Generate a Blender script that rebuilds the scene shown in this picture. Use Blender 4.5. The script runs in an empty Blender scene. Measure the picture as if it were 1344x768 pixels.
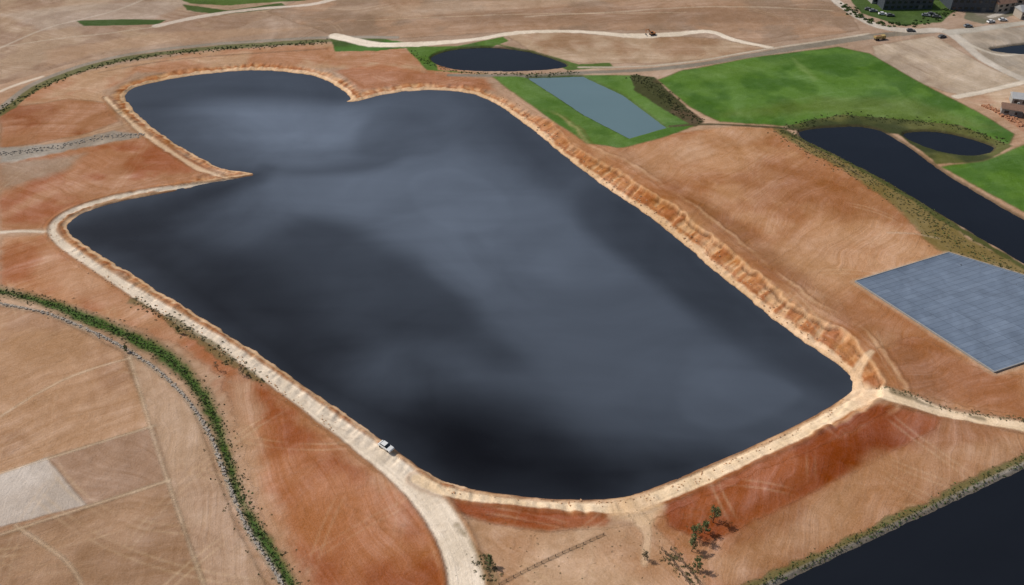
import bpy, math, random
import numpy as np
from mathutils import Vector, Matrix
random.seed(7); rng=np.random.default_rng(7)
sc=bpy.context.scene
sc.view_settings.view_transform='Standard'; sc.view_settings.look='None'; sc.view_settings.exposure=0

# ---------------------------------------------------------------- survey frame
CH=170.0; PITCH=math.radians(38); F=1164.0
cam=bpy.data.cameras.new("camera"); cam.lens=36*F/1344; cam.clip_start=1; cam.clip_end=20000
co=bpy.data.objects.new("camera",cam); sc.collection.objects.link(co)
co.location=(0,0,CH); co.rotation_euler=(math.pi/2-PITCH,0,0); sc.camera=co
def G(u,v,z=1.0):
    dx=(u-672)/F; dy=(384-v)/F
    d=(dx, math.cos(PITCH)+dy*math.sin(PITCH), -math.sin(PITCH)+dy*math.cos(PITCH))
    t=(CH-z)/(-d[2]); return (d[0]*t,d[1]*t)
def lin(*c):
    c=np.array(c,dtype=np.float32)/255.0
    return np.where(c<=0.04045,c/12.92,((c+0.055)/1.055)**2.4).astype(np.float32)

# ---------------------------------------------------------------- noise
TAB=rng.random((8,256,256)).astype(np.float32)
def vn(x,y,k=0):
    xi=np.floor(x).astype(np.int32); yi=np.floor(y).astype(np.int32)
    fx=(x-xi).astype(np.float32); fy=(y-yi).astype(np.float32)
    fx=fx*fx*(3-2*fx); fy=fy*fy*(3-2*fy)
    T=TAB[k%8]; x0=xi&255; x1=(xi+1)&255; y0=yi&255; y1=(yi+1)&255
    return (T[y0,x0]*(1-fx)+T[y0,x1]*fx)*(1-fy)+(T[y1,x0]*(1-fx)+T[y1,x1]*fx)*fy
def fbm(x,y,s,o=4,k=0):
    r=0;a=1;t=0
    for i in range(o):
        r=r+a*vn(x/s+17.3*i+k*5.1,y/s-9.7*i+k*3.3,k+i); t+=a; a*=.5; s/=2.03
    return r/t-0.5
def ss(a,b,x):
    t=np.clip((x-a)/(b-a),0,1); return t*t*(3-2*t)

# ---------------------------------------------------------------- grid
def grow(start,step,end,f=1.25):
    o=[];p=start;s=step
    while abs(p)<end or len(o)<3:
        p+=s; s*=f; o.append(p)
        if abs(p)>end: break
    return o
xc=np.arange(-305,305.01,0.42)
yl=[88.0]
while yl[-1]<485: yl.append(yl[-1]+0.34+0.45*(yl[-1]-88)/400)
yc=np.array(yl)
xs=np.array(grow(-305,-1,6000)[::-1]+list(xc)+grow(305,1,6000))
ylo=[];p=88.0;s=1.0
while p>-3000: p-=s; s*=1.3; ylo.append(p)
ys=np.array(ylo[::-1]+list(yc)+grow(yc[-1],1.5,8000))
NX,NY=len(xs),len(ys)
X,Y=np.meshgrid(xs,ys); X=X.astype(np.float32);Y=Y.astype(np.float32)
N1=fbm(X,Y,9,3,1); N2=fbm(X,Y,2.2,2,3); NL=fbm(X,Y,70,4,2); NM=fbm(X,Y,24,4,5)

def cr(pts,closed,n=6):
    P=[np.array(p) for p in pts]; L=len(P); out=[]
    for i in range(L if closed else L-1):
        g=(lambda j:P[j%L]) if closed else (lambda j:P[min(max(j,0),L-1)])
        a,b,c,d=g(i-1),g(i),g(i+1),g(i+2)
        for k in range(n):
            t=k/n
            out.append(0.5*((2*b)+(-a+c)*t+(2*a-5*b+4*c-d)*t*t+(-a+3*b-3*c+d)*t**3))
    if not closed: out.append(P[-1])
    return np.array(out)
def W(pts,closed,z=1.0,smooth=True):
    p=[G(u,v,z) for u,v in pts]
    return cr(p,closed) if smooth else np.array(p)
def dist(P,closed,margin,needS=True):
    D=np.full(X.shape,margin,np.float32); S=np.zeros(X.shape,np.float32) if needS else None
    n=len(P); acc=0
    for i in range(n if closed else n-1):
        a=P[i];b=P[(i+1)%n]; L=math.hypot(*(b-a))
        if L<1e-6: continue
        i0=np.searchsorted(xs,min(a[0],b[0])-margin);i1=np.searchsorted(xs,max(a[0],b[0])+margin)
        j0=np.searchsorted(ys,min(a[1],b[1])-margin);j1=np.searchsorted(ys,max(a[1],b[1])+margin)
        if i1>i0 and j1>j0:
            x=X[j0:j1,i0:i1]-a[0];y=Y[j0:j1,i0:i1]-a[1]
            dx,dy=(b-a)/L; t=np.clip(x*dx+y*dy,0,L); d=np.hypot(x-t*dx,y-t*dy)
            sub=D[j0:j1,i0:i1]; m=d<sub; sub[m]=d[m]
            if needS: S[j0:j1,i0:i1][m]=(acc+t)[m]
        acc+=L
    return D,S,acc
def inside(P):
    I=np.zeros(X.shape,bool); n=len(P)
    for i in range(n):
        a=P[i];b=P[(i+1)%n]
        if a[1]==b[1]: continue
        lo,hi=(a,b) if a[1]<b[1] else (b,a)
        j0=np.searchsorted(ys,lo[1]);j1=np.searchsorted(ys,hi[1])
        if j1>j0:
            t=(ys[j0:j1]-lo[1])/(hi[1]-lo[1]); xi=lo[0]+t*(hi[0]-lo[0])
            I[j0:j1]^= (xs[None,:]<xi[:,None])
    return I
def sd(P,margin=12,needS=False):
    D,S,_=dist(P,True,margin,needS); I=inside(P)
    return np.where(I,-D,D),S

# ---------------------------------------------------------------- fields
TAN=lin(186,158,136); TAN2=lin(172,142,118); GREYT=lin(160,142,128)
CHALK=lin(228,218,204); GREEN=lin(72,112,46); DGREEN=lin(66,88,44); GRAV=lin(190,186,180)
C=np.empty(X.shape+(3,),np.float32)
C[:]=TAN
def mix(m,col):
    global C
    m=m[...,None].astype(np.float32); C=C*(1-m)+np.asarray(col,np.float32)*m
mix(ss(-.15,.15,NL),TAN2); mix(ss(330,420,Y+60*NM)*.7,GREYT)
FLOW=(X*math.cos(1.9)+Y*math.sin(1.9)+26*NL+5*NM).astype(np.float32)
STK=np.full(X.shape,.8,np.float32)
GRS=np.zeros(X.shape,np.float32)
HT=(1.0+1.3*NL+0.7*NM+0.12*N1).astype(np.float32)

def region(pts,col,col2=None,soft=.5,rough=1.0,alpha=1.0,theta=None,stk=None,smooth=False,grass=0,edge=0,z=1.0,cs=.12):
    global FLOW,STK,GRS
    P=W(pts,True,z,smooth)
    d,_=sd(P,8+soft); d=d+rough*(1.6*N1+.9*N2)*(1 if soft<2 else 2)
    m=ss(soft,-soft,d)
    c=np.array(col)
    if col2 is not None:
        k=ss(-cs,cs,NM+.5*N1)[...,None]; c=c*(1-k)+np.array(col2)*k
    mix(m*alpha,c)
    if edge: mix(np.exp(-(d/.6)**2)*edge,lin(120,98,74))
    if theta is not None:
        FLOW=np.where(d<0,X*math.cos(theta)+Y*math.sin(theta)+30*NL+9*NM+37*len(pts),FLOW).astype(np.float32)
    if stk is not None: STK=np.where(d<0,stk,STK).astype(np.float32)
    if grass: GRS=np.maximum(GRS,m*grass)
    else: GRS=GRS*(1-m*alpha)
    return P
def road(pts,w,col=CHALK,alpha=1.0,soft=.5,rough=.5,rut=0,grass=0,lift=0,z=1.0,berm=0):
    global GRS,HT,STK,FLOW
    P=W(pts,False,z,True); mw=np.max(w)
    D,S,L=dist(P,False,float(mw*.5+6))
    ww=np.interp(S.ravel(),np.linspace(0,L,len(w)),w).reshape(S.shape) if hasattr(w,'__len__') else w
    d=D-ww*.5+rough*(1.4*N1+.8*N2)
    m=ss(soft,-soft,d)
    mix(m*alpha,col)
    if berm:
        b=np.exp(-((d-.7)/.6)**2)*(D<mw*.5+5); mix(b*.45,lin(150,108,76)); HT+=b*berm
    if rut:
        r=np.exp(-((D-ww*.22)/.35)**2)*m; mix(r*rut,np.asarray(col)*.8)
        r=np.exp(-(D/.5)**2)*m; mix(r*rut*.5,np.asarray(col)*.85)
    if grass: GRS=np.maximum(GRS,m*grass)
    else: GRS=GRS*(1-m*alpha)
    if lift: HT+=lift*m
    sm=d<0
    FLOW=np.where(sm,D*1.5+50,FLOW)
    STK=np.where(sm,.5,STK)
    return P

# -- top zone
region([(0,-40),(260,-40),(420,0),(300,40),(120,75),(0,110)],lin(156,132,114),lin(172,150,130),rough=1,theta=1.2)
region([(420,-10),(760,-20),(1090,-10),(1130,40),(1000,58),(930,40),(760,40),(660,42),(500,52),(430,45),(350,15)],lin(166,138,116),lin(150,128,110),theta=1.75,edge=.3)
region([(0,20),(120,5),(260,0),(200,25),(60,40)],lin(184,172,162),alpha=.5,soft=3)
region([(560,18),(800,8),(1050,14),(1090,28),(800,30),(600,32)],lin(146,120,100),alpha=.6,soft=3)
region([(420,12),(600,2),(840,-6),(700,10),(520,24)],lin(186,164,144),alpha=.5,soft=3)
region([(60,66),(200,44),(320,38),(420,36),(300,50),(150,66),(60,86)],lin(184,156,132),alpha=.6,soft=2.5)
region([(665,47),(700,40),(800,47),(940,50),(1005,62),(950,75),(850,83),(760,82),(700,68)],lin(178,156,134),lin(162,134,110),theta=1.5,edge=.3)
region([(1145,60),(1225,48),(1290,85),(1340,108),(1260,125),(1200,108),(1150,85)],lin(168,154,140),lin(186,172,156),edge=.2,theta=.6)
region([(1250,40),(1344,35),(1420,60),(1420,130),(1344,105),(1295,78)],lin(156,148,138),lin(178,168,156),theta=.3)
region([(1265,130),(1344,112),(1500,100),(1500,190),(1344,175),(1310,150)],lin(168,130,106),lin(190,168,146))
# -- left zone
region([(0,145),(45,115),(120,92),(260,68),(430,56),(520,60),(640,100),(440,90),(180,95),(135,120),(150,150),(0,160)],lin(172,128,98),lin(182,150,122),theta=1.4,soft=2)
region([(440,92),(500,84),(560,95),(640,105),(650,120),(560,112),(470,118)],lin(168,108,74),soft=2,alpha=.7)
region([(0,143),(90,130),(140,135),(160,160),(100,180),(0,197)],lin(150,100,72),lin(166,122,92),soft=1.5,theta=1.6,edge=.3)
region([(0,212),(120,192),(200,180),(280,225),(290,236),(160,256),(60,300),(0,304)],lin(160,104,74),lin(174,130,100),soft=1.5,theta=1.1)
region([(0,215),(110,203),(90,222),(0,252)],lin(164,146,130),soft=3,alpha=.9)
region([(0,195),(90,186),(150,172),(192,178),(130,190),(60,205),(0,215)],GRAV,lin(158,154,148),soft=1,rough=1.6,stk=.9)
region([(0,310),(62,306),(110,345),(200,400),(320,480),(300,500),(230,450),(120,410),(0,378)],lin(166,112,80),lin(184,140,108),soft=2,theta=2.3)
region([(60,330),(130,365),(250,440),(230,450),(130,400),(40,360)],lin(188,150,122),soft=3,alpha=.7)
# -- lower left
region([(0,400),(60,408),(150,440),(240,520),(280,600),(300,660),(380,790),(380,900),(-200,900),(-200,400)],lin(182,152,128),lin(166,134,110),theta=2.0,soft=.8)
region([(165,465),(200,480),(250,530),(285,620),(310,690),(360,790),(275,790),(215,620)],lin(186,160,138),lin(176,148,126),theta=.35,edge=.35,rough=.3)
region([(-200,430),(0,402),(60,412),(160,462),(200,560),(60,602),(0,625),(-200,680)],lin(182,148,120),lin(168,134,108),theta=2.1,edge=.3,rough=.3)
region([(62,600),(202,558),(222,628),(112,664)],lin(162,134,114),lin(170,142,122),theta=1.2,edge=.3,rough=.2)
region([(0,622),(60,600),(113,662),(0,692),(-90,715),(-90,650)],lin(200,192,186),lin(186,176,168),theta=.2,rough=.25,soft=.35,stk=.3)
region([(-200,760),(0,703),(112,668),(222,632),(280,800),(-200,900)],lin(176,146,122),lin(158,128,104),theta=1.8,edge=.3,rough=.25)
region([(290,500),(330,495),(400,520),(480,590),(540,640),(585,700),(600,800),(400,800),(345,700),(315,600)],lin(154,94,62),lin(176,122,88),soft=3,rough=1.8,theta=.55,cs=.18)
region([(300,500),(330,500),(345,560),(350,640),(420,790),(385,790),(320,640),(295,570)],lin(190,160,134),soft=3,alpha=.7,rough=1.5)
region([(350,505),(400,525),(480,592),(530,640),(500,640),(420,570)],lin(186,148,116),soft=3,alpha=.7,rough=1.5)
# -- bottom centre / right
region([(588,646),(700,660),(802,672),(796,692),(720,698),(650,692),(600,672)],lin(148,84,54),lin(162,102,70),soft=.9,rough=.7,theta=1.6,edge=.2)
region([(600,680),(720,700),(800,690),(860,690),(920,730),(1000,800),(630,800)],lin(182,148,120),lin(200,170,144),soft=1.5,theta=.9)
region([(860,655),(980,605),(1100,550),(1150,534),(1250,548),(1344,572),(1500,600),(1500,545),(1344,603),(1000,765),(960,800),(900,740),(860,690)],lin(174,130,98),lin(160,116,86),theta=2.62,soft=1,stk=1.0)
region([(866,655),(980,606),(1100,551),(1150,536),(1236,549),(1225,565),(1080,640),(960,702),(925,712),(880,690)],lin(144,80,50),lin(160,98,66),soft=1.2,rough=.8,theta=2.62,stk=1.0)
region([(880,690),(960,660),(1080,600),(1180,560),(1225,565),(1080,640),(960,700)],lin(118,66,42),soft=3,alpha=.4,rough=1)
region([(1150,595),(1344,575),(1344,600),(1180,678),(960,768),(930,735),(1030,690)],lin(180,144,114),soft=2.5,alpha=.7)
# -- right brown field
region([(700,150),(790,195),(850,178),(960,166),(1025,168),(1100,212),(1180,262),(1240,315),(1236,334),(1122,368),(1305,490),(1344,478),(1500,440),(1500,590),(1344,552),(1240,538),(1150,515),(1130,470),(1060,430),(960,355),(850,268),(760,205)],lin(168,120,86),lin(186,144,110),theta=2.35,soft=1.2,stk=.8,cs=.2)
region([(800,205),(860,182),(960,170),(1020,172),(900,215),(860,240)],lin(188,152,122),alpha=.8,soft=4)
region([(960,330),(1110,300),(1235,325),(1120,365),(1060,375)],lin(192,154,122),alpha=.6,soft=5)
region([(1130,470),(1200,440),(1300,490),(1344,490),(1344,545),(1200,525)],lin(156,104,72),alpha=.75,soft=3,theta=2.0)
region([(1000,200),(1120,240),(1200,290),(1100,290),(960,250)],lin(152,104,72),alpha=.55,soft=7,rough=3)
region([(880,250),(960,290),(1040,350),(1090,420),(1040,400),(940,320)],lin(150,100,68),alpha=.5,soft=6,rough=3)
# iron-rich patches in the subsoil
RP=fbm(X+30*NM,Y+30*NL,34,5,6); RK=ss(.02,.2,RP)*.5*(1-.75*ss(320,380,Y))*(1-.75*ss(-60,-110,X+.2*(Y-160))*ss(230,200,Y))
C=(C*(1-RK[...,None]*np.array([.10,.24,.36],np.float32))).astype(np.float32)
# -- greens
region([(100,27),(160,25),(218,26),(205,32),(110,34)],DGREEN,GREEN,grass=1,rough=.5)
region([(218,-8),(250,5),(300,8),(400,0),(440,-20),(200,-20)],DGREEN,lin(84,106,52),grass=1,rough=.8)
region([(240,6),(300,14),(370,4),(380,10),(290,20),(245,14)],lin(74,92,48),grass=1,rough=.8)
region([(432,52),(500,50),(560,60),(500,66),(440,68)],GREEN,DGREEN,grass=1,rough=1.2)
region([(532,62),(600,60),(660,48),(668,54),(640,62),(570,72),(575,92),(640,98),(560,92),(545,75)],lin(84,116,50),DGREEN,grass=1,rough=.6)
region([(640,55),(700,66),(760,84),(800,82),(805,88),(745,92),(700,70)],lin(84,108,54),DGREEN,grass=1,rough=.8)
region([(643,100),(700,97),(830,98),(860,125),(918,163),(870,180),(810,196),(770,192),(700,142)],lin(76,112,48),lin(92,126,60),grass=1,rough=.5,edge=.3)
region([(826,97),(860,100),(875,118),(925,160),(912,166),(862,138),(832,118)],lin(88,76,58),lin(70,74,46),grass=.6,rough=1)
region([(863,104),(895,92),(1000,73),(1100,61),(1142,70),(1200,104),(1280,145),(1332,176),(1325,190),(1290,195),(1230,182),(1180,168),(1100,158),(1030,165),(945,160),(905,140)],lin(70,106,44),lin(90,126,56),grass=1,rough=.5,theta=1.9,edge=.4)
region([(905,96),(1000,80),(1060,75),(1000,92),(930,104)],lin(106,138,72),alpha=.6,soft=5,grass=1)
region([(950,150),(1060,130),(1200,130),(1300,168),(1200,165),(1080,150)],lin(104,118,62),alpha=.5,soft=6,grass=1,rough=2)
region([(1040,75),(1060,90),(1075,104),(1068,106),(1050,92)],lin(124,150,90),alpha=.5,soft=1.5,grass=1)
region([(1030,165),(1100,150),(1170,155),(1260,165),(1330,192),(1290,215),(1230,215),(1180,175),(1110,165),(1055,174)],lin(64,72,44),lin(96,100,58),grass=.9,rough=1)
region([(1235,218),(1290,212),(1344,190),(1500,150),(1500,330),(1344,278),(1295,252)],lin(74,110,46),lin(90,126,54),grass=1,rough=.5,edge=.3)
region([(1100,-20),(1250,-20),(1262,8),(1235,30),(1180,34),(1130,18)],lin(74,98,48),DGREEN,grass=1,rough=.6)
region([(1275,-20),(1420,-20),(1420,12),(1344,16),(1290,32),(1265,25)],lin(128,122,112),lin(110,110,92),rough=.8)
# scrub strip
road([(1020,168),(1060,190),(1110,215),(1170,250),(1220,285),(1250,318),(1344,362),(1420,400)],[3,7,8,10,16,14,12,12],lin(128,114,74),rough=1.8,soft=1.2,grass=.6)
road([(1030,172),(1110,210),(1180,248),(1240,288),(1344,350),(1420,395)],[2,2.5,3,3,3,3],lin(84,88,50),rough=1.6,grass=.9)
road([(880,165),(930,163),(1030,168),(1100,176)],1.6,lin(84,78,56),rough=.5)
road([(1344,-10),(1330,10),(1300,22)],3,GRAV)

# -- roads
road([(-60,182),(0,148),(40,118),(100,93),(170,77),(250,66),(330,59),(430,54),(500,52)],[6,6,5,5],lin(86,98,56),rough=1.6,grass=.9,alpha=.8)
road([(-60,176),(0,142),(40,112),(100,88),(170,72),(250,61),(330,54),(430,50),(520,49)],3.2,lin(150,142,132),rough=.25)
road([(0,120),(25,110),(55,100)],2,CHALK,alpha=.7)
road([(0,305),(30,303),(68,305)],1.6,CHALK,alpha=.8)
road([(205,34),(262,22),(330,13),(420,4),(480,-12)],[4,4,3,4],lin(205,194,184),rough=.6)
road([(-20,72),(60,38),(150,14),(210,-10)],1.6,lin(196,184,172),rough=.4,alpha=.6)
road([(0,62),(70,52),(140,44),(215,34)],1.4,lin(200,186,170),rough=.4,alpha=.5)
road([(690,22),(800,16),(940,8),(1092,14)],1.4,lin(200,184,166),rough=.4,alpha=.5)
road([(130,96),(220,80),(330,70),(430,64)],1.2,lin(120,100,78),rough=.6,alpha=.5)
road([(440,48),(490,58),(560,57),(620,52),(680,43),(760,42),(830,47),(890,45),(930,41),(965,52),(1012,62)],[7,6,4,4,3.5,6,4,3.5],lin(224,214,200),rough=.9)
road([(590,99),(680,100),(760,95),(850,91),(930,82),(1000,70),(1080,57),(1140,48),(1220,42)],[2.5,3,3.5,4,6,5],lin(134,128,118),rough=.4)
road([(760,88),(850,86),(930,77),(1000,65),(1080,53),(1140,44)],1.5,lin(190,180,166),rough=.4)
road([(1085,-10),(1110,12),(1150,34),(1200,41),(1245,43),(1290,78),(1344,106),(1440,150)],[5,5,6,6,5,5,4],lin(192,186,178),rough=.35)
road([(1245,43),(1290,38),(1344,30),(1430,22)],[6,5,5],lin(178,174,166),rough=.3)
road([(1262,55),(1310,72),(1344,70),(1420,64)],2.5,lin(196,190,180),rough=.3)
road([(1255,127),(1300,119),(1344,109),(1420,95)],3.5,lin(214,206,194),rough=.6)
# -- ponds
POND=[(166,124),(185,113),(215,106),(250,100),(300,94),(350,93),(395,97),(428,106),(452,121),(460,130),(450,134),(470,133),(500,125),(540,120),(580,119),(620,124),(650,137),(680,157),(710,180),(740,205),(775,232),(800,251),(840,276),(880,306),(920,341),(960,374),(1000,407),(1040,439),(1080,466),(1105,485),(1117,501),(1115,514),(1100,529),(1070,546),(1030,566),(990,586),(950,604),(910,621),(870,638),(835,649),(790,656),(740,657),(690,654),(640,646),(600,637),(570,625),(540,606),(500,577),(450,541),(400,506),(350,471),(300,438),(250,407),(200,376),(150,346),(115,323),(91,303),(95,289),(120,276),(160,264),(210,254),(260,243),(300,235),(333,228),(297,222),(266,208),(240,194),(215,178),(190,158),(172,140)]
Pm=W(POND,True,0.0,True)
d0,S0=sd(Pm,45,True)
NF=fbm(X,Y,4.0,4,7)
Dm=d0+1.1*N1+.9*N2+.6*NF*ss(0,1,d0+1)
# world-space masks of stretches around the pond
east=ss(20,70,X+0.25*(Y-230))*ss(150,170,Y)
north=ss(300,330,Y)
bw=1.9+1.6*fbm(S0,S0*0,14,3,4)+1.9*east+.9*north
shelf=bw*1.6+4.5*east*(0.5+fbm(S0,S0*0+5,22,3,6))
m1=ss(shelf+1.5,shelf-1.5,Dm+2.6*N1)
gul=fbm(S0,Dm*.12+S0*.02,2.4,3,2)
gf=fbm(S0*1.0+Dm*.25,Dm*.22,1.7,3,4)
mix(m1*.85,lin(194,138,94)) 
mix(m1*ss(.0,.2,gf+.4*N1)*.7,lin(156,94,56))
mix(m1*ss(.02,.2,-gf+NM*.4)*.7,lin(222,188,150))
bwm=ss(bw*.75+.4,bw*.75-.4,Dm+1.2*N2+1.2*NF); mix(bwm,lin(224,192,158))
wob=2.2*N1+1.6*NF
# scarp crest, terrace lines and haul trail along the eastern bank
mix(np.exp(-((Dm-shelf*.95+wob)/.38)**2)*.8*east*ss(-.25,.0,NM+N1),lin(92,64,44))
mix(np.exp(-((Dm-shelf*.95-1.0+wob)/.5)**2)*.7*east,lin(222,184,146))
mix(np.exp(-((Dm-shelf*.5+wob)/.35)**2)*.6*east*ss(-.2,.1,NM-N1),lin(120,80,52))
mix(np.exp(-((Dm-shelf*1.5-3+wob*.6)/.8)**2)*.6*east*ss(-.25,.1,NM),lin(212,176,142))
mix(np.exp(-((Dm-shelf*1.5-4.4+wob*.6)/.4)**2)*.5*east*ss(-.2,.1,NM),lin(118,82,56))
mix(np.exp(-((Dm-bw*.95)/.4)**2)*.55,lin(152,94,58))
mix(ss(.6,.0,Dm)*.85,lin(116,84,60)); mix(ss(0,-1.5,Dm),lin(26,26,26))
FLOW=np.where(Dm<shelf+5,Dm*1.3+2*N1,FLOW).astype(np.float32)
GRS*=1-m1
lvl=HT*ss(3,20,Dm)+1.0*(1-ss(3,20,Dm))
step=(ss(shelf-.5,shelf+.5,Dm+wob)*1.3+ss(shelf*.5-.4,shelf*.5+.4,Dm+wob)*.5)*east
HT=np.where(Dm>0, ss(0,2.0,Dm)*.55+(lvl-.55)*ss(1,7,Dm)+ (gul*.6+gf*1.1)*ss(.5,2,Dm)*ss(shelf+3,shelf,Dm)+step*ss(26,12,Dm), np.maximum(Dm*.4,-3)).astype(np.float32)

# -- chalk track round the pond
road([(138,128),(158,148),(190,176),(232,204),(262,222),(300,233)],[1.2,2,2.2,2.2,2.2,1.4],lin(222,198,170),rough=.8,alpha=.85,berm=.3)
road([(330,230),(290,236),(240,243),(180,252),(125,265),(85,281),(69,298),(76,315),(110,340),(170,379),(240,421),(310,464),(380,512),(440,556),(500,600),(545,638),(578,680),(600,720),(612,768),(612,830)],
     [1.6,1.6,2,2.2,3.0,3.2,4.0,4.0,4.4,4.8,5.4,6.8,7.5,8],lin(234,222,206),rough=.45,rut=.5,berm=.35)
road([(548,628),(590,646),(680,658),(760,664),(820,664),(860,652),(920,627),(980,600),(1040,574),(1090,547),(1128,526),(1150,521),(1190,531),(1250,545),(1344,560),(1440,580)],
     [3.5,2.4,2.4,3.4,4.2,3.4,3.4,3.8,5,3.6,3.2,3],lin(234,212,182),rough=.6,rut=.45,berm=.3)
road([(1132,524),(1122,500),(1128,482),(1142,468)],[4,3,2],lin(218,188,156),rough=.8)
road([(822,662),(838,680),(850,700),(845,740)],[3,2,1],lin(216,190,162),rough=1.2,alpha=.7)
road([(1170,520),(1220,536),(1290,550)],1.2,lin(96,84,60),rough=1.6,alpha=.7)
region([(800,655),(850,650),(872,664),(850,690),(800,676)],lin(220,192,160),rough=1,soft=1.5,alpha=.8)
region([(1105,520),(1135,505),(1160,525),(1130,540)],lin(222,196,166),rough=1,soft=1.5,alpha=.8)
# -- green ditch & scrub
DITCH=[(-60,370),(0,381),(60,396),(130,424),(200,456),(245,492),(278,540),(295,590),(312,645),(340,700),(372,750),(400,800)]
road(DITCH,[5,5.5,4.5,5,5.5,5.5,4.5,4,3.5,3,3],lin(112,102,72),rough=1.4,grass=.5,alpha=.7,soft=1.2)
road(DITCH,[1.6,2.2,2.6,3.2,3.6,3.4,2.6,2.2,2.0,2.0,1.6],lin(72,98,46),rough=1.4,grass=1,lift=-.4,soft=.8)
road([(-60,385),(0,398),(60,411),(130,440),(190,474),(238,515),(272,565),(294,620),(320,685),(350,733),(385,790)],1.3,lin(170,160,146),rough=.5,alpha=.8)
road([(175,395),(230,425),(290,465),(350,505)],[1,2.4,2.6,1],lin(112,102,70),rough=2.0,alpha=.8,grass=.6)
road([(600,690),(640,745),(650,790)],[1,2,2],lin(120,104,74),rough=2,alpha=.6,grass=.4)
road([(1500,532),(1344,604),(1180,682),(1000,766),(900,812)],[3,2.8,2.6,3],lin(104,104,64),rough=1.4,grass=.8,alpha=.85)
road([(1500,538),(1344,610),(1180,688),(1014,766),(900,820)],1.4,lin(220,212,202),rough=.15)
# thin field tracks
for pts in ([(655,768),(720,735),(792,702)],[(170,467),(200,570),(240,690),(275,790)],[(-60,640),(60,602),(202,558)],[(-60,722),(112,665),(222,630)],
            [(1165,305),(1200,306),(1232,312)],[(470,28),(640,20),(900,16)],[(-20,560),(80,500),(170,470)],[(20,690),(90,740),(120,800)]):
    road(pts,.7,lin(214,196,172) if pts[0][0]!=655 else lin(104,84,64),rough=.2,alpha=.5)
# machinery tracks over bare soil
soil=1-np.clip(GRS,0,1)
for i in range(200):
    u,v=random.uniform(-20,1364),random.uniform(0,768)**1.0
    x,y=G(u,v); a=random.uniform(0,6.28); k=random.uniform(-.035,.035); L=random.uniform(25,90); pts=[]
    for j in range(14):
        pts.append((x,y)); x+=math.cos(a)*L/13; y+=math.sin(a)*L/13; a+=k*L/13
    D,S,LL=dist(np.array(pts),False,3.0,True)
    fade=ss(0,8,S)*ss(LL,LL-8,S)*(D<2.9)
    m=np.exp(-((D-1.0)/.32)**2)*fade*soil*(Dm>4)*ss(-.3,.2,NM+N1)
    mix(m*random.uniform(.08,.32),lin(214,190,160) if random.random()<.65 else lin(120,88,64))

# other water bodies: basin carving
PONDS={
 'dark_pond':([(566,78),(590,67),(640,63),(690,68),(728,79),(742,88),(700,93),(640,94),(590,90)],True,'dark'),
 'settling_pond':([(693,103),(765,101),(818,126),(874,168),(826,182),(768,152)],False,'teal'),
 'retention_pond':([(1048,176),(1100,167),(1148,170),(1190,192),(1240,228),(1290,258),(1344,290),(1440,345),(1500,440),(1344,346),(1300,320),(1230,278),(1160,236),(1100,205)],True,'dark'),
 'small_pond':([(1186,178),(1220,173),(1262,180),(1304,194),(1280,204),(1230,198)],True,'dark'),
 'lower_reservoir':([(1500,545),(1344,616),(1180,693),(1018,770),(870,840),(870,1000),(1500,1000)],False,'dark'),
 'corner_pond':([(1300,66),(1344,59),(1420,55),(1420,72),(1344,72)],True,'dark')}
WD={'reservoir_water':(Dm,'main')}
for nme,(pts,smt,kind) in PONDS.items():
    P=W(pts,True,0.0,smt); d,_=sd(P,9); d=d+(.5 if smt else .25)*(N1+N2)
    HT=np.where(d<0,np.maximum(d*.5,-2.5),np.where(d<8.9,HT*ss(0,6,d)+.7*ss(0,1.5,d)*(1-ss(0,6,d)),HT)).astype(np.float32)
    mud=lin(70,62,48) if kind=='dark' else lin(78,98,58)
    mix(ss(1.6,.4,d)*.75,mud); mix(ss(0,-1.5,d),lin(24,24,24)); GRS=np.where(d<1,GRS*.3,GRS)
    WD[nme]=(d,kind)
# tarp pad flatten
TC=[(1122,370),(1245,332),(1522,416),(1305,489)]
Pt=np.array([G(u,v,1.1) for u,v in TC]); dt,_=sd(Pt,9)
HT=np.where(dt<8.9,HT*ss(1,7,dt)+.95*(1-ss(1,7,dt)),HT).astype(np.float32)
mix(ss(2.0,.8,dt+N2)*.5,lin(190,166,142))
HT+=(0.10*N2*ss(1,3,Dm)).astype(np.float32)
far=ss(500,1500,np.hypot(X,Y)); HT=(HT+far*12*NL).astype(np.float32)
C=(C*np.array([.95,.885,.80],np.float32)).astype(np.float32)
STK=(STK*(1-.4*np.clip(GRS,0,1))).astype(np.float32)

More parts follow.
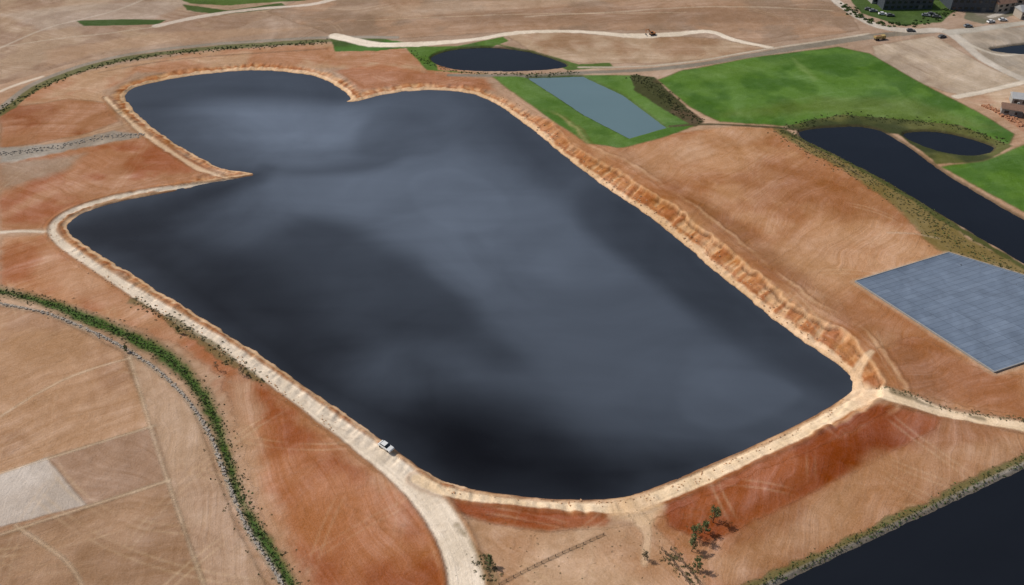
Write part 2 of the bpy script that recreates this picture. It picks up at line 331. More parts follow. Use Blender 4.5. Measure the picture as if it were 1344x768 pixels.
# ---------------------------------------------------------------- mesh helpers
def grid_mesh(name,Z,mask=None,attrs=None,mat=None):
    idx=np.arange(NX*NY,dtype=np.int32).reshape(NY,NX)
    q=np.stack([idx[:-1,:-1],idx[:-1,1:],idx[1:,1:],idx[1:,:-1]],-1)
    q=q.reshape(-1,4) if mask is None else q[mask]
    co=np.stack([X,Y,Z],-1).reshape(-1,3).astype(np.float32)
    used=None
    if mask is not None:
        used=np.unique(q); rm=np.zeros(NX*NY,np.int32); rm[used]=np.arange(len(used)); q=rm[q]; co=co[used]
    me=bpy.data.meshes.new(name)
    me.vertices.add(len(co)); me.vertices.foreach_set('co',co.ravel())
    me.loops.add(q.size); me.loops.foreach_set('vertex_index',q.ravel().astype(np.int32))
    me.polygons.add(len(q)); me.polygons.foreach_set('loop_start',np.arange(0,q.size,4,dtype=np.int32))
    me.polygons.foreach_set('use_smooth',np.ones(len(q),bool))
    me.update(calc_edges=True)
    for an,(typ,arr) in (attrs or {}).items():
        if typ=='C':
            a=arr.reshape(-1,3); a=a if used is None else a[used]
            a=np.concatenate([a,np.ones((len(a),1),np.float32)],1)
            at=me.attributes.new(an,'FLOAT_COLOR','POINT'); at.data.foreach_set('color',a.ravel().astype(np.float32))
        else:
            a=arr.ravel(); a=a if used is None else a[used]
            at=me.attributes.new(an,'FLOAT','POINT'); at.data.foreach_set('value',a.astype(np.float32))
    ob=bpy.data.objects.new(name,me); sc.collection.objects.link(ob); me.materials.append(mat); return ob
class NT:
    def __init__(s,name):
        s.m=bpy.data.materials.new(name); s.m.use_nodes=True; s.t=s.m.node_tree; s.b=s.t.nodes['Principled BSDF']
    def n(s,typ,**k):
        nd=s.t.nodes.new(typ)
        for a,v in k.items(): setattr(nd,a,v)
        return nd
    def l(s,a,b): s.t.links.new(a,b)
    def math(s,op,a,b=None,clamp=False):
        nd=s.n('ShaderNodeMath',operation=op); nd.use_clamp=clamp
        for i,v in enumerate((a,b)):
            if v is None: continue
            if isinstance(v,(int,float)): nd.inputs[i].default_value=v
            else: s.l(v,nd.inputs[i])
        return nd.outputs[0]
    def noise(s,vec,scale,detail=4,rough=.55,dist=0):
        nd=s.n('ShaderNodeTexNoise'); nd.inputs['Scale'].default_value=scale; nd.inputs['Detail'].default_value=detail
        nd.inputs['Roughness'].default_value=rough; nd.inputs['Distortion'].default_value=dist
        s.l(vec,nd.inputs['Vector']); return nd.outputs['Fac']
    def remap(s,v,a,b,c,d):
        nd=s.n('ShaderNodeMapRange'); s.l(v,nd.inputs['Value'])
        for i,x in zip((1,2,3,4),(a,b,c,d)): nd.inputs[i].default_value=x
        return nd.outputs[0]

# ground material
g=NT('soil_ground'); at=g.n('ShaderNodeAttribute',attribute_name='albedo'); fl=g.n('ShaderNodeAttribute',attribute_name='flow')
sk=g.n('ShaderNodeAttribute',attribute_name='streak')
ge=g.n('ShaderNodeNewGeometry'); sp=g.n('ShaderNodeSeparateXYZ'); g.l(ge.outputs['Position'],sp.inputs[0])
cb=g.n('ShaderNodeCombineXYZ'); g.l(fl.outputs['Fac'],cb.inputs[0]); g.l(g.math('DIVIDE',sp.outputs[0],30.),cb.inputs[1]); g.l(g.math('DIVIDE',sp.outputs[1],30.),cb.inputs[2])
s1=g.noise(cb.outputs[0],.22,4,.6,.5); s2=g.noise(cb.outputs[0],1.0,3,.65,.1)
pos=ge.outputs['Position']
w1=g.noise(pos,.03,7,.62,1.6); w2=g.noise(pos,.3,5,.65,.5); w3=g.noise(pos,2.2,4,.7,0)
a=g.math('MULTIPLY',g.math('SUBTRACT',s1,.5),.85); b=g.math('MULTIPLY',g.math('SUBTRACT',s2,.5),.5)
st=g.math('MULTIPLY',g.math('ADD',a,b),sk.outputs['Fac'])
st=g.math('MULTIPLY',st,g.remap(w1,.38,.62,.2,1.2))
c=g.math('MULTIPLY',g.math('SUBTRACT',w1,.5),.9); d_=g.math('MULTIPLY',g.math('SUBTRACT',w2,.5),.36); e=g.math('MULTIPLY',g.math('SUBTRACT',w3,.5),.5)
tot=g.math('ADD',g.math('ADD',st,c),g.math('ADD',d_,e)); val=g.math('ADD',tot,1.0)
hs=g.n('ShaderNodeHueSaturation'); g.l(at.outputs['Color'],hs.inputs['Color']); g.l(g.remap(tot,-.4,.4,1.2,.8),hs.inputs['Saturation']); g.l(val,hs.inputs['Value'])
g.l(hs.outputs[0],g.b.inputs['Base Color']); g.b.inputs['Roughness'].default_value=.95; g.b.inputs['Specular IOR Level'].default_value=.12
bp=g.n('ShaderNodeBump'); bp.inputs['Strength'].default_value=.7; bp.inputs['Distance'].default_value=.4
g.l(g.math('ADD',g.math('ADD',g.math('MULTIPLY',s2,.5),w2),g.math('MULTIPLY',w3,.4)),bp.inputs['Height']); g.l(bp.outputs[0],g.b.inputs['Normal'])
ground=grid_mesh('ground',HT,None,{'albedo':('C',C),'flow':('F',FLOW),'streak':('F',STK)},g.m)

# ---------------------------------------------------------------- water (sky reflections painted into the base colour)
PAINTED_REFL=np.full(X.shape,.25,np.float32)  # light and dark patches of reflected sky, painted per vertex on the reservoir
def painted_refl(pts,val,soft,rough=4,alpha=1):
    global PAINTED_REFL
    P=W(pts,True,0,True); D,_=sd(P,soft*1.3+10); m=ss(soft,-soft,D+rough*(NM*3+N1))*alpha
    PAINTED_REFL=(PAINTED_REFL*(1-m)+val*m).astype(np.float32)
painted_refl([(230,130),(420,110),(620,130),(730,215),(900,370),(1040,500),(960,590),(760,560),(560,440),(420,330),(300,300),(330,230),(230,180)],.42,20)
painted_refl([(290,140),(430,138),(500,165),(450,200),(330,200)],.80,18)
painted_refl([(330,240),(480,205),(620,205),(740,270),(740,340),(600,340),(420,290)],.66,20)
painted_refl([(340,215),(420,220),(520,205),(500,222),(380,232)],.25,5,rough=2,alpha=.5)
painted_refl([(490,150),(545,148),(590,190),(530,208),(470,200)],.35,4,rough=1.2,alpha=.5)
painted_refl([(345,350),(370,298),(440,288),(540,340),(640,410),(700,470),(650,480),(580,455),(470,430)],.14,7,rough=1,alpha=.65)
painted_refl([(225,318),(330,330),(400,380),(480,450),(430,475),(300,405)],.06,9,rough=1.5,alpha=.7)
painted_refl([(540,232),(600,222),(655,250),(668,292),(600,302),(550,275)],.85,2,rough=.5,alpha=.35)
painted_refl([(610,370),(740,300),(920,430),(850,560),(700,480)],.52,5,rough=1.5,alpha=.5)
painted_refl([(560,300),(640,330),(650,365),(620,390),(560,350)],.7,3,rough=.8,alpha=.3)
painted_refl([(890,510),(930,485),(1000,490),(1050,520),(960,565),(900,550)],.5,1.8,rough=.6,alpha=.5)
painted_refl([(830,520),(900,470),(880,560),(790,600),(760,560)],.34,4,rough=1,alpha=.4)
painted_refl([(760,290),(800,250),(1060,455),(1120,495),(1090,520),(960,450),(850,365)],.14,5,rough=.6,alpha=.6)
painted_refl([(640,140),(720,200),(800,262),(780,290),(700,230)],.26,9,rough=1,alpha=.6)
painted_refl([(95,300),(240,330),(420,480),(560,530),(700,575),(820,590),(960,600),(800,660),(600,640),(450,545),(200,378)],.02,14,alpha=.95)
painted_refl([(550,560),(640,520),(760,575),(800,655),(600,640)],.0,9,rough=1,alpha=.6)
painted_refl([(88,300),(320,228),(335,240),(230,300),(200,340)],.05,8,alpha=.8)
painted_refl([(160,120),(230,100),(460,120),(455,135),(260,130),(200,170)],.18,9,rough=1,alpha=.7)
def water_mat(name,dark,light,r0,r1,spec=.35):
    w=NT(name); si=w.n('ShaderNodeAttribute',attribute_name='painted_refl'); ge=w.n('ShaderNodeNewGeometry')
    n1=w.noise(ge.outputs['Position'],.018,5,.5,1.5); n2=w.noise(ge.outputs['Position'],1.3,3,.6)
    mp=w.n('ShaderNodeMapping'); mp.inputs['Rotation'].default_value=(0,0,.7); mp.inputs['Scale'].default_value=(.012,.07,1); w.l(ge.outputs['Position'],mp.inputs[0])
    n3=w.noise(mp.outputs[0],1,3,.5,.8)
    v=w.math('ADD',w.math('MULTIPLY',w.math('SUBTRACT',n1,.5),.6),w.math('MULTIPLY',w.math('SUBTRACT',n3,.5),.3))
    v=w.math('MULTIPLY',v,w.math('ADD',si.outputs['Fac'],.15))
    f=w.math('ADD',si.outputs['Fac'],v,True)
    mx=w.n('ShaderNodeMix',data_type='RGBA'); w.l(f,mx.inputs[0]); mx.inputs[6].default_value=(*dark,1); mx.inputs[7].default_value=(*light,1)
    w.l(mx.outputs[2],w.b.inputs['Base Color']); w.b.inputs['IOR'].default_value=1.333; w.b.inputs['Specular IOR Level'].default_value=spec
    w.l(w.remap(f,0,1,r0,r1),w.b.inputs['Roughness'])
    bp=w.n('ShaderNodeBump'); bp.inputs['Strength'].default_value=.06; bp.inputs['Distance'].default_value=.03; w.l(n2,bp.inputs['Height']); w.l(bp.outputs[0],w.b.inputs['Normal'])
    return w.m
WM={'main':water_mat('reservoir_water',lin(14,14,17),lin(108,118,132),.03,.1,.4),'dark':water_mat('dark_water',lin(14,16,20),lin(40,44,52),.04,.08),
    'teal':water_mat('silty_water',lin(88,110,114),lin(114,136,142),.08,.15)}
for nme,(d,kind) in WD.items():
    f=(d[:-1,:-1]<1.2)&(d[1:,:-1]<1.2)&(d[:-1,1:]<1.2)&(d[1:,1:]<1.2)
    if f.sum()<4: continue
    grid_mesh(nme,np.full(X.shape,.02,np.float32),f,{'painted_refl':('F',PAINTED_REFL if kind=='main' else np.full(X.shape,.35,np.float32))},WM[kind])

# ---------------------------------------------------------------- placing helpers
def gz(x,y):
    i=min(max(np.searchsorted(xs,x)-1,0),NX-2); j=min(max(np.searchsorted(ys,y)-1,0),NY-2)
    tx=(x-xs[i])/(xs[i+1]-xs[i]);ty=(y-ys[j])/(ys[j+1]-ys[j])
    return float((HT[j,i]*(1-tx)+HT[j,i+1]*tx)*(1-ty)+(HT[j+1,i]*(1-tx)+HT[j+1,i+1]*tx)*ty)
def wet(x,y):
    return gz(x,y)<.1
def mat(name,col,rough=.8,var=.25,scale=1.5,metal=0,spec=.3):
    w=NT(name); tc=w.n('ShaderNodeNewGeometry'); n=w.noise(tc.outputs['Position'],scale,4,.6)
    hs=w.n('ShaderNodeHueSaturation'); hs.inputs['Color'].default_value=(*col,1); w.l(w.remap(n,.25,.75,1-var,1+var),hs.inputs['Value']); w.l(hs.outputs[0],w.b.inputs['Base Color'])
    w.b.inputs['Roughness'].default_value=rough; w.b.inputs['Metallic'].default_value=metal; w.b.inputs['Specular IOR Level'].default_value=spec; return w.m
def leafmat(name):
    w=NT(name); a=w.n('ShaderNodeAttribute',attribute_name='tint'); w.l(a.outputs['Color'],w.b.inputs['Base Color']); w.b.inputs['Roughness'].default_value=.8; w.b.inputs['Specular IOR Level'].default_value=.2; return w.m
LEAF=leafmat('foliage')
def leaves_mesh(name,centers,radii,tints,per,leaf,link=True,parent=None):
    cs=np.repeat(np.array(centers),per,0); rs=np.repeat(np.array(radii),per,0); ts=np.repeat(np.array(tints),per,0)
    n=len(cs); u=rng.normal(size=(n,3)); u/=np.linalg.norm(u,axis=1)[:,None]; r=rng.random(n)[:,None]**.5
    p=u*r*rs; p[:,2]=np.abs(p[:,2]) if link else p[:,2]; p+=cs
    t=rng.normal(size=(n,3)); t/=np.linalg.norm(t,axis=1)[:,None]; b=np.cross(t,rng.normal(size=(n,3))); b/=np.linalg.norm(b,axis=1)[:,None]
    L=(leaf*(.6+.8*rng.random(n)))[:,None]
    V=np.stack([p-t*L,p+b*L*.5,p+t*L,p-b*L*.5],1).reshape(-1,3).astype(np.float32)
    me=bpy.data.meshes.new(name); me.vertices.add(4*n); me.vertices.foreach_set('co',V.ravel())
    me.loops.add(4*n); me.loops.foreach_set('vertex_index',np.arange(4*n,dtype=np.int32)); me.polygons.add(n); me.polygons.foreach_set('loop_start',np.arange(0,4*n,4,dtype=np.int32)); me.update(calc_edges=True)
    sh=(.6+.8*rng.random(n))[:,None]; col=np.concatenate([ts*sh,np.ones((n,1))],1); col=np.repeat(col,4,0).astype(np.float32)
    A=me.attributes.new('tint','FLOAT_COLOR','POINT'); A.data.foreach_set('color',col.ravel()); me.materials.append(LEAF)
    ob=bpy.data.objects.new(name,me); sc.collection.objects.link(ob)
    if parent: ob.parent=parent
    return ob
def along(pts,n,spread,z=1.0):
    P=W(pts,False,z); seg=np.hypot(*np.diff(P,axis=0).T); cum=np.concatenate([[0],np.cumsum(seg)])
    o=[]
    for s in np.sort(rng.random(n)*cum[-1]):
        x=np.interp(s,cum,P[:,0]);y=np.interp(s,cum,P[:,1]); i=min(np.searchsorted(cum,s),len(P)-1); i=max(i,1)
        dx,dy=(P[i]-P[i-1])/max(seg[i-1],1e-6); k=rng.normal()*spread
        o.append((x-dy*k,y+dx*k,math.atan2(dy,dx)))
    return o
def tufts(name,pts,n,spread,size,cols,per=14,leaf=.22):
    cc=[];rr=[];tt=[]
    for x,y,_ in along(pts,n,spread):
        if wet(x,y): continue
        s=size*random.uniform(.4,1.3); cc.append((x,y,gz(x,y)-.05)); rr.append((s,s,s*.6)); c=random.choice(cols); tt.append(lin(*c))
    return leaves_mesh(name,cc,rr,tt,per,leaf)
GC=[(80,100,54),(92,114,60),(70,88,48)]; OC=[(108,102,68),(92,92,58),(126,114,82),(82,86,52)]
tufts('ditch_grass',DITCH,2000,.95,.3,GC+OC[:2],10,.2)
tufts('ditch_scrub',DITCH,260,2.4,.4,OC,14,.18)
tufts('roadside_scrub',[(175,393),(230,423),(290,463),(350,503)],180,1.3,.45,OC,18,.18)
tufts('embankment_scrub',[(1022,168),(1060,190),(1110,215),(1170,250),(1220,285),(1250,318),(1344,362),(1400,390)],1000,3.0,.42,OC+GC[:1],14,.2)
tufts('reservoir_edge_grass',[(1450,555),(1344,604),(1180,682),(1000,766),(940,795)],700,.8,.3,GC+OC,12,.18)
tufts('track_verge_scrub',[(1150,512),(1200,526),(1250,538),(1344,552)],120,.6,.35,OC,14,.16)
tufts('road_hedge',[(-20,160),(40,122),(100,96),(170,79),(250,68),(330,61),(430,56)],450,1.3,.55,[(78,94,50),(90,102,58),(104,100,66)],16,.28)
tufts('pond_margin_shrubs',[(830,98),(860,115),(885,140),(920,162)],240,2.0,.6,[(74,78,50),(88,92,56)],16,.25)
tufts('pond_margin_shrubs',[(1035,168),(1100,152),(1170,157),(1250,166),(1320,188)],260,1.4,.45,[(74,80,48),(86,96,54)],14,.25)
tufts('pond_margin_shrubs',[(540,66),(570,86),(640,98),(760,95)],180,1.0,.45,[(72,86,48),(86,100,54)],14,.25)
tufts('lower_scrub',[(625,730),(645,745),(640,765)],40,1.0,.5,OC,24,.16)
tufts('lower_scrub',[(870,722),(890,742),(915,766)],70,1.4,.55,OC,24,.16)
tufts('field_weeds',[(600,700),(700,740),(860,720),(900,690)],70,6,.28,OC,10,.12)
tufts('roadside_trees',[(1105,5),(1140,28),(1200,33),(1250,12)],120,1.6,1.1,[(66,84,42),(80,94,50)],40,.4)

# stones
def wall(name,pts,step,size,m,spread=.22):
    P=along(pts,step,spread); V=[];Fc=[]
    for x,y,a in P:
        if wet(x,y): continue
        s=size*random.uniform(.5,1.2); z=gz(x,y)+s*.2; b=len(V); h=(s*.55,s*.4,s*.4); a+=random.uniform(-.5,.5)
        for i in (-1,1):
            for j in (-1,1):
                for k in (-1,1):
                    q=[h[0]*i*random.uniform(.6,1),h[1]*j*random.uniform(.6,1),h[2]*k*random.uniform(.6,1)]
                    V.append((x+q[0]*math.cos(a)-q[1]*math.sin(a),y+q[0]*math.sin(a)+q[1]*math.cos(a),z+q[2]))
        Fc+=[[b+t for t in f] for f in ((0,1,3,2),(4,6,7,5),(0,4,5,1),(2,3,7,6),(0,2,6,4),(1,5,7,3))]
    me=bpy.data.meshes.new(name); me.from_pydata(V,[],Fc); me.materials.append(m); ob=bpy.data.objects.new(name,me); sc.collection.objects.link(ob); return ob
STONE=mat('limestone',lin(158,148,136),.9,.4,.8); SOILST=mat('soil_clods',lin(190,150,114),.95,.35,.5)
wall('stone_wall',[(-40,389),(0,398),(60,411),(130,440),(190,474),(238,515),(272,565),(294,620),(320,685),(350,733),(385,790)],800,.55,STONE)
wall('rubble_edging',[(1344,166),(1310,148),(1290,138)],90,1.1,mat('rubble',lin(170,122,92),.9,.4,.6),1.0)
wall('riprap',[(-20,205),(60,196),(130,182),(190,178)],260,.5,STONE,1.0)
wall('bank_boulders',[(655,128),(700,160),(745,196),(800,240),(850,275),(900,315),(960,362),(1010,402),(1060,440),(1110,474)],260,.45,SOILST,1.8)
wall('berm_stones',[(90,278),(66,298),(74,322),(110,348),(170,388),(240,430),(310,473),(380,522),(440,566)],180,.35,SOILST,.9)
wall('berm_stones',[(590,640),(680,650),(760,656),(830,655),(910,626),(990,590),(1070,552),(1112,522)],140,.35,SOILST,.9)

# ---------------------------------------------------------------- geometry parts
def empty(name,x,y,rz=0,z=None,s=1):
    e=bpy.data.objects.new(name,None); e.empty_display_size=.5; sc.collection.objects.link(e); e.location=(x,y,gz(x,y) if z is None else z); e.rotation_euler=(0,0,rz); e.scale=(s,s,s); return e
def box(name,parent,size,loc,m,rot=(0,0,0),bev=.05,taper=1.0):
    sx,sy,sz=[v/2 for v in size]; V=[]
    for k in (-1,1):
        t=taper if k>0 else 1
        for i,j in ((-1,-1),(1,-1),(1,1),(-1,1)): V.append((sx*i*t,sy*j*t,sz*k))
    me=bpy.data.meshes.new(name); me.from_pydata(V,[],[(3,2,1,0),(4,5,6,7),(0,1,5,4),(1,2,6,5),(2,3,7,6),(3,0,4,7)]); me.materials.append(m)
    ob=bpy.data.objects.new(name,me); sc.collection.objects.link(ob); ob.parent=parent; ob.location=loc; ob.rotation_euler=rot
    if bev: b=ob.modifiers.new('b','BEVEL'); b.width=bev; b.segments=2
    return ob
def cyl(name,parent,r,h,loc,m,rot=(0,0,0),n=20,r2=None):
    r2=r if r2 is None else r2; V=[];Fc=[]
    for k,(zz,rr) in enumerate(((-h/2,r),(h/2,r2))):
        for i in range(n): a=2*math.pi*i/n; V.append((rr*math.cos(a),rr*math.sin(a),zz))
    for i in range(n): Fc.append((i,(i+1)%n,n+(i+1)%n,n+i))
    Fc.append(tuple(range(n))[::-1]); Fc.append(tuple(range(n,2*n)))
    me=bpy.data.meshes.new(name); me.from_pydata(V,[],Fc); me.materials.append(m); ob=bpy.data.objects.new(name,me); sc.collection.objects.link(ob); ob.parent=parent; ob.location=loc; ob.rotation_euler=rot; return ob
def prism(name,parent,prof,width,m,loc=(0,0,0),bev=.06,inset=0):
    n=len(prof); V=[(x,-width/2,z) for x,z in prof]+[(x,width/2,z) for x,z in prof]
    Fc=[tuple(range(n)),tuple(range(n,2*n))[::-1]]+[(i,n+i,n+(i+1)%n,(i+1)%n) for i in range(n)]
    me=bpy.data.meshes.new(name); me.from_pydata(V,[],Fc); me.materials.append(m)
    import bmesh; bm=bmesh.new(); bm.from_mesh(me); bmesh.ops.recalc_face_normals(bm,faces=bm.faces); bm.to_mesh(me); bm.free()
    ob=bpy.data.objects.new(name,me); sc.collection.objects.link(ob); ob.parent=parent; ob.location=loc
    if bev: b=ob.modifiers.new('b','BEVEL'); b.width=bev; b.segments=2
    return ob
RUB=mat('rubber',(.02,.02,.02),.9); GLASS=mat('dark_glass',(.02,.025,.03),.1,.1,spec=.6); WHITE=mat('white_paint',(.7,.7,.68),.4,.08); GREY=mat('grey_paint',(.2,.21,.22),.4,.1)
ORG=mat('orange_paint',(.5,.2,.07),.6,.2); YEL=mat('yellow_paint',(.42,.3,.12),.6,.2); STEEL=mat('steel',(.12,.12,.12),.6,.2); WOOD=mat('weathered_wood',lin(104,88,72),.9,.3)
def car(x,y,rz,paint):
    e=empty('parked_car',x,y,rz)
    prism('body',e,[(-2.15,.35),(2.1,.35),(2.15,.7),(1.95,.88),(.95,.98),(-1.9,1.02),(-2.15,.85)],1.75,paint,bev=.1)
    prism('cabin_glass',e,[(-1.75,1.0),(.95,.97),(.35,1.42),(-1.3,1.45)],1.5,GLASS,bev=.08)
    box('roof',e,(1.45,1.36,.06),(-.48,0,1.47),paint,bev=.03)
    for i,a in enumerate((-1.35,1.3)):
        for j,b in enumerate((-.8,.8)): cyl('wheel_%d'%(i*2+j),e,.33,.22,(a,b,.33),RUB,(math.pi/2,0,0))
    return e
def excavator(x,y,rz,paint,s=1):
    e=empty('excavator',x,y,rz,s=s)
    for b in (-1.15,1.15): prism('track_%d'%(b>0),e,[(-1.9,.15),(-1.6,0),(1.6,0),(1.9,.15),(2.0,.5),(1.6,.85),(-1.6,.85),(-2,.5)],.55,RUB,(0,b,0))
    box('undercarriage',e,(2.2,1.8,.4),(0,0,.6),STEEL)
    prism('house',e,[(-2.1,.95),(1.2,.95),(1.2,1.5),(.2,1.9),(-1.9,1.9),(-2.2,1.6)],2.4,paint)
    box('cab',e,(1.4,.95,1.6),(.6,.7,2.2),GLASS,taper=.92); box('cab_roof',e,(1.4,.95,.1),(.6,.7,3.04),paint)
    prism('boom',e,[(.8,1.3),(1.2,1.3),(3.2,4.0),(5.2,4.2),(5.2,4.5),(3.0,4.6),(.7,1.7)],.45,paint,(0,-.3,0))
    prism('arm',e,[(4.9,4.6),(5.4,4.5),(5.0,1.6),(4.75,1.6)],.35,paint,(0,-.3,0))
    prism('bucket',e,[(4.8,1.7),(5.3,1.5),(5.2,.7),(4.6,.5),(4.2,.9),(4.5,1.1)],1.0,STEEL,(0,-.3,0))
    cyl('boom_ram',e,.1,2.4,(2.4,-.3,2.4),STEEL,(0,.55,0))
def truck(x,y,rz,paint,s=1):
    e=empty('dump_truck',x,y,rz,s=s)
    box('chassis',e,(7,1.2,.35),(0,0,.9),STEEL)
    prism('cab',e,[(1.9,.8),(3.6,.8),(3.6,1.8),(3.35,2.8),(1.9,2.8)],2.3,paint); box('windscreen',e,(.06,1.9,.75),(3.52,0,2.25),GLASS,(0,-.24,0))
    prism('tipper_body',e,[(-3.6,1.3),(1.5,1.2),(1.7,2.7),(-3.8,2.5)],2.4,YEL); box('load',e,(4.6,1.9,.5),(-1.0,0,2.65),mat('spoil',lin(150,108,80)),bev=.2,taper=.6)
    for i,a in enumerate((-2.6,-1.3,2.6)):
        for b in (-1,1): cyl('wheel_%d_%d'%(i,b>0),e,.52,.4,(a,b,.52),RUB,(math.pi/2,0,0))
def at_px(u,v): return G(u,v,1.0)
x,y=at_px(507,588); car(x,y,math.radians(-38),WHITE)
x,y=at_px(856,46); excavator(x,y,math.radians(200),ORG,.7)
x,y=at_px(1154,52); truck(x,y,math.radians(15),YEL,.8)
for u,v in ((1140,14),(1146,16),(1158,20),(1168,22),(1215,22),(1222,20),(1229,24),(1300,30),(1316,27),(1270,36),(1195,42),(1236,50)):
    x,y=at_px(u,v); car(x,y,random.uniform(-.4,.4),random.choice((WHITE,GREY,STEEL)))

# buildings
def shed(name,u,v,L,Wd,h,rz,wallm,roofm,pitch=.0,floors=2):
    x,y=at_px(u,v); e=empty(name,x,y,rz)
    box('walls',e,(L,Wd,h),(0,0,h/2),wallm,bev=0)
    if pitch:
        V=[(-L/2-.4,-Wd/2-.4,h+.02),(L/2+.4,-Wd/2-.4,h+.02),(L/2+.4,Wd/2+.4,h+.02),(-L/2-.4,Wd/2+.4,h+.02),(-L/2-.4,0,h+pitch),(L/2+.4,0,h+pitch)]
        me=bpy.data.meshes.new('gable_roof'); me.from_pydata(V,[],[(0,1,5,4),(2,3,4,5),(1,2,5),(3,0,4),(3,2,1,0)]); me.materials.append(roofm); o=bpy.data.objects.new('gable_roof',me); sc.collection.objects.link(o); o.parent=e
        box('chimney',e,(.8,.8,1.6),(L*.2,Wd*.15,h+pitch*.8),wallm,bev=0)
    else:
        box('roof',e,(L-.5,Wd-.5,.2),(0,0,h+.1),roofm,bev=0)
        for s_ in (-1,1): box('parapet_%d'%(s_>0),e,(L+.2,.3,.7),(0,s_*(Wd/2-.03),h+.2),wallm,bev=0); box('side_parapet_%d'%(s_>0),e,(.3,Wd-.5,.69),(s_*(L/2-.03),0,h+.2),wallm,bev=0)
        for i in range(4): box('roof_vent_%d'%i,e,(1.6,1.2,.9),(random.uniform(-L*.4,L*.4),random.uniform(-Wd*.3,Wd*.3),h+.6),GREY)
    for f in range(floors):
        n=int(L/3)
        for i in range(n):
            for s_ in (-1,1): box('window_%d_%d_%d'%(f,i,s_>0),e,(1.7,.1,1.2),(-L/2+L*(i+.5)/n,s_*(Wd/2+.03),h*(f+.55)/floors),GLASS,bev=0)
    box('door',e,(2.2,.12,2.4),(L*.2+1.5,-Wd/2-.05,1.2),STEEL,bev=0)
DK=mat('dark_cladding',(.06,.07,.085),.5,.2); DR=mat('dark_roof',(.1,.11,.13),.6,.3,.3); CON=mat('concrete',(.32,.31,.29),.85,.15); TILE=mat('roof_tile',(.22,.13,.09),.8,.25); LR=mat('light_roof',(.4,.4,.4),.7,.15,.4); BRK=mat('render_wall',(.4,.35,.29),.85,.15)
shed('industrial_building',1185,8,26,11,5,.05,DK,DR)
shed('warehouse',1266,6,22,20,7,-.05,DK,DR)
shed('office_building',1156,1,14,9,6,.1,CON,DR)
shed('office_building',1218,-6,18,9,6,.0,CON,LR)
shed('brick_house',1312,12,11,8,4.5,.3,BRK,TILE,3)
shed('brick_house',1334,7,10,8,4.5,-.2,BRK,TILE,3)
shed('brick_house',1345,22,9,7,4,.1,BRK,LR,2.4)
shed('warehouse',1375,-4,30,16,7,.1,DK,LR)
shed('storage_shed',1326,150,8,5,3,-.4,CON,TILE,1.6,1)
shed('storage_shed',1342,136,10,6,3,-.3,CON,LR,1.6,1)

# geomembrane cover
def bil(s,t):
    a,b,c,d=[np.array(p) for p in Pt]; return (a*(1-s)+b*s)*(1-t)+(d*(1-s)+c*s)*t
n=140; V=[];UV=[]
rr=rng.normal(size=60)
for j in range(n+1):
    for i in range(n+1):
        s,t=i/n,j/n; p=bil(s,t); edge=min(s,t,1-s,1-t)
        z=1.35-.30*min(edge/.03,1)+.04*math.sin(s*23+t*5)*math.sin(t*31)+.02*rr[int(t*18)]*.5+ .06*float(vn(np.array([s*30]),np.array([t*30]),3)[0])
        V.append((p[0],p[1],z)); UV.append((s,t))
Fc=[(j*(n+1)+i,j*(n+1)+i+1,(j+1)*(n+1)+i+1,(j+1)*(n+1)+i) for j in range(n) for i in range(n)]
me=bpy.data.meshes.new('geomembrane_cover'); me.from_pydata(V,[],[f[::-1] for f in Fc])
a=me.attributes.new('st','FLOAT_VECTOR','POINT'); a.data.foreach_set('vector',np.array([(u,v,0) for u,v in UV],np.float32).ravel())
me.polygons.foreach_set('use_smooth',np.ones(len(me.polygons),bool))
w=NT('geomembrane'); A=w.n('ShaderNodeAttribute',attribute_name='st')
br=w.n('ShaderNodeTexBrick'); w.l(A.outputs['Vector'],br.inputs['Vector']); br.inputs['Scale'].default_value=1; br.inputs['Brick Width'].default_value=.14; br.inputs['Row Height'].default_value=.035; br.inputs['Mortar Size'].default_value=.0014; br.inputs['Mortar Smooth'].default_value=.3; br.offset=.0
br.inputs['Color1'].default_value=(*lin(104,116,132),1); br.inputs['Color2'].default_value=(*lin(112,124,140),1); br.inputs['Mortar'].default_value=(*lin(80,90,104),1)
ge=w.n('ShaderNodeNewGeometry'); nn=w.noise(ge.outputs['Position'],.1,6,.65,1.4); hs=w.n('ShaderNodeHueSaturation'); w.l(br.outputs['Color'],hs.inputs['Color']); w.l(w.remap(nn,.3,.7,.8,1.2),hs.inputs['Value']); w.l(hs.outputs[0],w.b.inputs['Base Color']); w.b.inputs['Roughness'].default_value=.55
me.materials.append(w.m); o=bpy.data.objects.new('geomembrane_cover',me); sc.collection.objects.link(o)
e=empty('anchor_kerb',0,0,0,0)
for i in range(4):
    a,b=Pt[i],Pt[(i+1)%4]; L=math.hypot(*(b-a)); box('kerb_%d'%i,e,(L,.28,.6),((a[0]+b[0])/2,(a[1]+b[1])/2,1.2+.004*i),CON,(0,0,math.atan2(*(b-a)[::-1])),bev=.04)

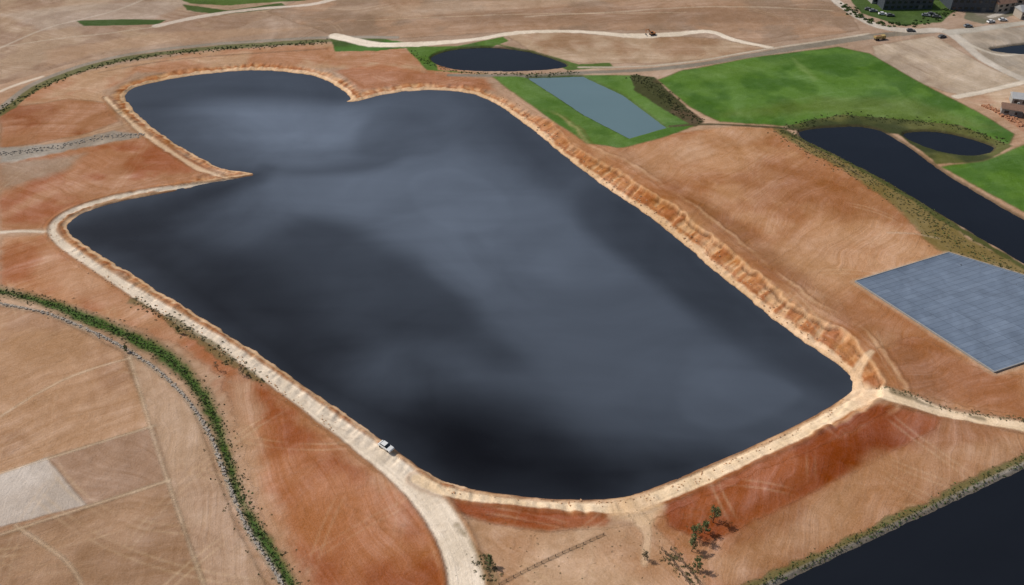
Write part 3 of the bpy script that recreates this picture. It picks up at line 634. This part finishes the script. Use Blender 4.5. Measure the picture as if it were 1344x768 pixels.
# trees
BARK=mat('bark',lin(84,70,56),.95,.3)
def tree(u,v,h,dens=1.0,cols=((96,108,66),(80,92,54),(118,122,82)),name='young_tree'):
    x,y=at_px(u,v); e=empty(name,x,y,random.uniform(0,6),gz(x,y)-.1)
    V=[];Fc=[];tips=[]
    def limb(p,q,r0,r1,k=6):
        b=len(V); d=(q-p).normalized(); s=d.orthogonal().normalized(); t=d.cross(s)
        for c,r in ((p,r0),(q,r1)):
            for i in range(k): a=6.2832*i/k; V.append(c+s*math.cos(a)*r+t*math.sin(a)*r)
        for i in range(k): Fc.append((b+i,b+(i+1)%k,b+k+(i+1)%k,b+k+i))
    p=Vector((0,0,0)); r=h*.028; N=7
    for i in range(N):
        q=p+Vector((random.uniform(-.06,.06)*h*.5,random.uniform(-.06,.06)*h*.5,h/N)); limb(p,q,r,r*.82); r*=.82
        if i>=1:
            for _ in range(3):
                a=random.uniform(0,6.28); L=h*random.uniform(.18,.34)*(1-.45*i/N); m_=q+Vector((math.cos(a)*L*.6,math.sin(a)*L*.6,L*.4)); en=m_+Vector((math.cos(a+.4)*L*.4,math.sin(a+.4)*L*.4,L*.35))
                limb(q,m_,r*.5,r*.3,5); limb(m_,en,r*.3,r*.1,4); tips+= [m_,en]
        p=q
    tips.append(p)
    me=bpy.data.meshes.new('trunk'); me.from_pydata(V,[],Fc); me.materials.append(BARK); o=bpy.data.objects.new('trunk',me); sc.collection.objects.link(o); o.parent=e
    cc=[tuple(t) for t in tips]
    leaves_mesh('crown',cc,[(h*.1*random.uniform(.6,1.3),)*3 for _ in cc],[lin(*random.choice(cols)) for _ in cc],int(30*dens),.13,False,e)
tree(936,686,5.2,1.0); tree(912,706,4.8,1.0); tree(908,724,4.2,.9); tree(924,700,3.6,.8); tree(915,748,3.6,.9)
tree(642,742,3.0,.8); tree(235,438,2.4,.5); tree(318,492,3,.2,((104,94,72),)); tree(286,486,3,.15,((104,94,72),)); tree(166,462,2.2,.4); tree(846,735,2.6,.3,((104,94,72),))
# field fences
def fence(name,pts,n,ph=1.5,rails=(.6,1.15),th=.1):
    P=W(pts,False); e=empty(name,P[0][0],P[0][1]); prev=None
    seg=np.hypot(*np.diff(P,axis=0).T); cum=np.concatenate([[0],np.cumsum(seg)])
    base=Vector(e.location)
    for k,s_ in enumerate(np.linspace(0,cum[-1],n)):
        x,y=float(np.interp(s_,cum,P[:,0])),float(np.interp(s_,cum,P[:,1])); z=gz(x,y); q=Vector((x,y,z))-base
        box('post_%d'%k,e,(.12,.12,ph),q+Vector((0,0,ph*.43)),WOOD,(random.uniform(-.1,.1),random.uniform(-.1,.1),0),bev=.01)
        if prev is not None:
            for hh in rails:
                a=prev+Vector((0,0,hh)); b=q+Vector((0,0,hh)); d=b-a
                if d.length>1e-3: box('rail_%d_%d'%(k,hh>1),e,(d.length,.06,th),(a+b)/2,WOOD,(0,-math.asin(d.z/d.length),math.atan2(d.y,d.x)),bev=.01)
        prev=q
fence('wooden_fence',[(868,722),(885,742),(905,770)],8)
fence('wooden_fence',[(880,722),(897,742),(918,768)],7)
fence('wire_fence',[(655,768),(720,735),(792,702)],16,.8,(.45,),.02)
fence('wire_fence',[(1030,172),(1080,202),(1130,232)],20,1.1,(.5,.9),.03)

# ---------------------------------------------------------------- light
az=math.radians(-68); el=math.radians(46)
wd=bpy.data.worlds.new("World"); sc.world=wd; wd.use_nodes=True; nt=wd.node_tree; bg=nt.nodes['Background']
sky=nt.nodes.new('ShaderNodeTexSky'); sky.sky_type='NISHITA'; sky.sun_disc=False; sky.sun_elevation=el; sky.sun_rotation=az; sky.air_density=1.0; sky.dust_density=2.5
nt.links.new(sky.outputs[0],bg.inputs[0]); bg.inputs[1].default_value=.08
sl=bpy.data.lights.new('sun','SUN'); sl.energy=3.2; sl.angle=math.radians(1.2); sl.color=(1,.96,.9)
so=bpy.data.objects.new('sun',sl); sc.collection.objects.link(so)
dv=Vector((math.sin(az)*math.cos(el),math.cos(az)*math.cos(el),math.sin(el))); so.rotation_euler=dv.to_track_quat('Z','Y').to_euler(); so.location=dv*300
print('verts',NX*NY)
